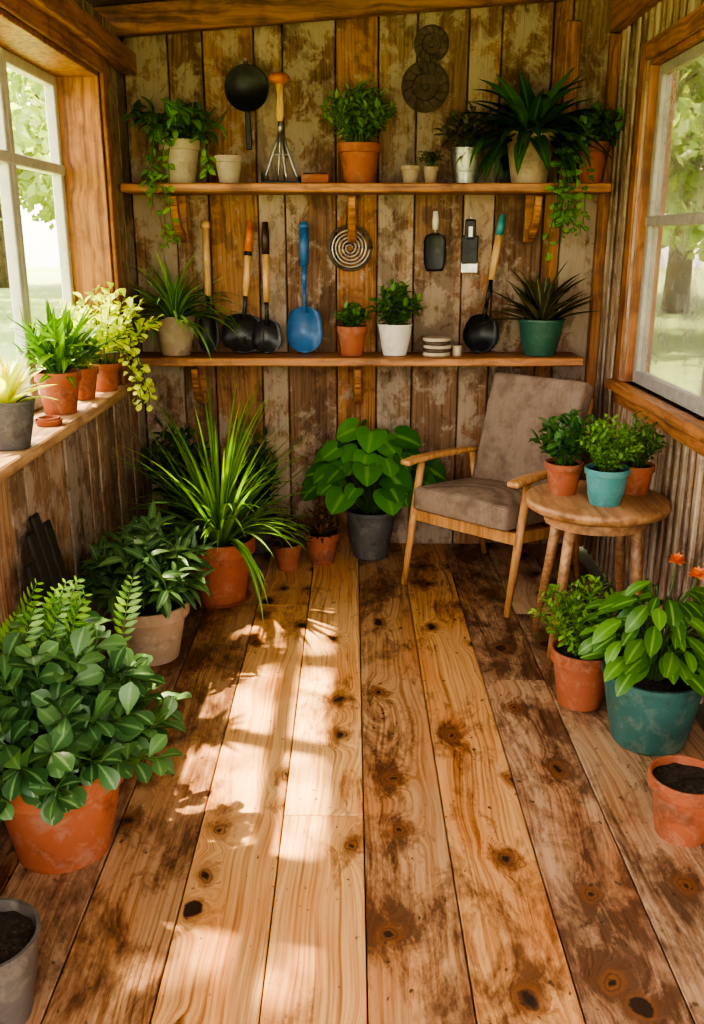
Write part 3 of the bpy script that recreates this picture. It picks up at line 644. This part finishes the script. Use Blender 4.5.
# ------------------------------------------------------------------ lower shelf plants
b=B(); c=pot(b,-.905,4.745,Z1,.105,.20,BEIGE,'plain'); spikes(b,c,95,.44,.024,L_SP,88,15,.7,2.1,segs=10,core=.04); b.done('potted_spider_plant',(XL+.004,1.2,4.55,YB-.004,Z1+.002,3))
b=B(); c=pot(b,.0,4.735,Z1,.078,.15,TERRA); bush(b,c,22,.13,.09,12,.04,.025,'oval',L_MD,start=.1,segs=3); b.done('potted_basil',(-1,1.2,4.5,YB-.004,Z1+.002,3))
b=B(); c=pot(b,.22,4.735,Z1,.088,.16,WHITE,'plain'); bush(b,c,30,.22,.14,14,.05,.03,'oval',L_MD,start=.1,segs=4); b.done('potted_mint',(-1,1.2,4.5,YB-.004,Z1+.002,3))
b=B()
for k in range(5): b.lathe([(0,0),(.068,0),(.072,.004),(.072,.014),(.068,.018),(0,.018)],(.435+R.uniform(-.004,.004),4.74,Z1+k*.0185),JUTE if k%2==0 else RUST,32)
b.done('stack_of_jar_lids')
b=B(); b.lathe([(0,0),(.022,0),(.024,.03),(.024,.05),(0,.05)],(.54,4.74,Z1),JUTE,20); b.done('small_jar')
b=B(); c=pot(b,.965,4.74,Z1,.118,.185,GREENP,'plain'); spikes(b,c,44,.32,.052,L_OL,85,20,.1,.9,'lance',7,core=.04); b.done('potted_snake_plant',(-1,XR-.06,4.5,YB-.004,Z1+.002,3))
# dark slatted board leaning on the left wall
b=B()
for (y,h) in ((2.86,.62),(2.94,.70),(3.02,.74),(3.10,.69)):
    b.beam((-.945,y,.005),(-.945-.155*h/.74,y,h),.066,.016,BLACKW,up=V((1,0,0)),bev=.006)
for z in (.15,.52):
    x=-.945-.155*z/.74; b.beam((x-.016,2.83,z),(x-.016,3.13,z),.045,.014,BLACKW,up=V((1,0,.2)))
b.done('slatted_board')

# ------------------------------------------------------------------ outdoors
b=B(); b.bx((-60,-40,-.35),(60,70,-.30),LAWN,bev=0); b.done('lawn')
def treemesh(name,H,Rc,ncl,per,ls,zc,seed,trunk=.12,flat=.7):
    rr=random.Random(seed); b=B(); b.tube([(0,0,0),(.05,.03,H*.25),(-.05,.05,H*.5),(0,0,H*.8)],[trunk*1.3,trunk,trunk*.75,trunk*.3],BARK,10)
    mi=b.m(L_TR)
    for k in range(ncl):
        while True:
            q=V((rr.uniform(-1,1),rr.uniform(-1,1),rr.uniform(-1,1)))
            if q.length<1: break
        cc=V((q.x*Rc,q.y*Rc,zc+q.z*Rc*flat)); 
        if k%4==0: b.tube([(0,0,min(H*.6,cc.z*.7)),cc*.55+V((0,0,cc.z*.35)),cc],[trunk*.3,trunk*.18,trunk*.06],BARK,5,False)
        cr=Rc*.22
        for j in range(per):
            p=cc+V((rr.gauss(0,.5),rr.gauss(0,.5),rr.gauss(0,.35)))*cr; n=V((rr.uniform(-1,1),rr.uniform(-1,1),rr.uniform(-.2,1))).normalized(); u=n.orthogonal().normalized(); u.rotate(Matrix.Rotation(rr.random()*6.28,3,n)); w=n.cross(u)
            l=ls*rr.uniform(.7,1.2); b.tint=rr.random()
            ids=[b.av(p-u*l*.5),b.av(p+w*l*.28),b.av(p+u*l*.5),b.av(p-w*l*.28)]; b.af(ids,mi,False)
    return b.done(name)
t=treemesh('tree',5.5,1.9,85,38,.12,5.2,3,.1,.45); t.location=(-3.5,3.7,-.298)  # unseen tree added as a gobo to dapple the sun
t=treemesh('tree',5.5,2.0,140,50,.15,5.2,9,.1,.45); t.location=(-3.4,.9,-.298)  # unseen, denser canopy added to block sun through the front window
t=treemesh('tree',7,2.9,80,60,.34,4.5,5,.2,.95); t.location=(-9.5,19,-.298)
for (x,y,s,r) in ((-13,25,1.3,1),(-6.5,26,1.2,2),(-18,32,1.8,3),(-11,38,2.0,4),(-19,18,1.3,5),(-15,40,2.,.7),(6.5,15,.9,2.),(4.8,19,1.1,2.9),(9,20,1.2,3),(12,17,1.1,1),(9,26,1.5,.5),(13,30,1.8,0.),(9,11,.9,1.4),(6.5,32,1.6,1.9)):
    o=bpy.data.objects.new('tree',t.data); bpy.context.scene.collection.objects.link(o); o.location=(x,y,-.298); o.scale=(s,s,s); o.rotation_euler=(0,0,r)

# ------------------------------------------------------------------ light
w=bpy.data.worlds.new('World'); bpy.context.scene.world=w; w.use_nodes=True; nt=w.node_tree
sky=nt.nodes.new('ShaderNodeTexSky'); sky.sky_type='NISHITA'; sky.sun_disc=False; sky.sun_elevation=math.radians(50); sky.sun_rotation=math.radians(-75); sky.dust_density=3; sky.air_density=1.0
mx=nt.nodes.new('ShaderNodeMix'); mx.data_type='RGBA'; mx.inputs[0].default_value=.7; mx.inputs[7].default_value=(3.5,3.0,2.4,1)
nt.links.new(sky.outputs[0],mx.inputs[6]); nt.links.new(mx.outputs[2],nt.nodes['Background'].inputs[0]); nt.nodes['Background'].inputs[1].default_value=2.25
sd=bpy.data.lights.new('sun','SUN'); sd.energy=27; sd.angle=math.radians(1.1); sd.color=(1,.81,.56)
so=bpy.data.objects.new('sun',sd); bpy.context.scene.collection.objects.link(so)
so.rotation_euler=V((.55,-.16,-1)).to_track_quat('-Z','Y').to_euler(); so.location=(-6,5,10)
try: bpy.context.scene.view_settings.look='AgX - High Contrast'
except Exception as e: print(e)
# ------------------------------------------------------------------ camera
cd=bpy.data.cameras.new('camera'); cd.sensor_fit='VERTICAL'; cd.sensor_height=36; cd.lens=36*913/1024; cd.clip_start=.05; cd.clip_end=300
co=bpy.data.objects.new('camera',cd); bpy.context.scene.collection.objects.link(co); co.location=(0,0,1.65); co.rotation_euler=(math.radians(90-16.6),0,0)
bpy.context.scene.camera=co
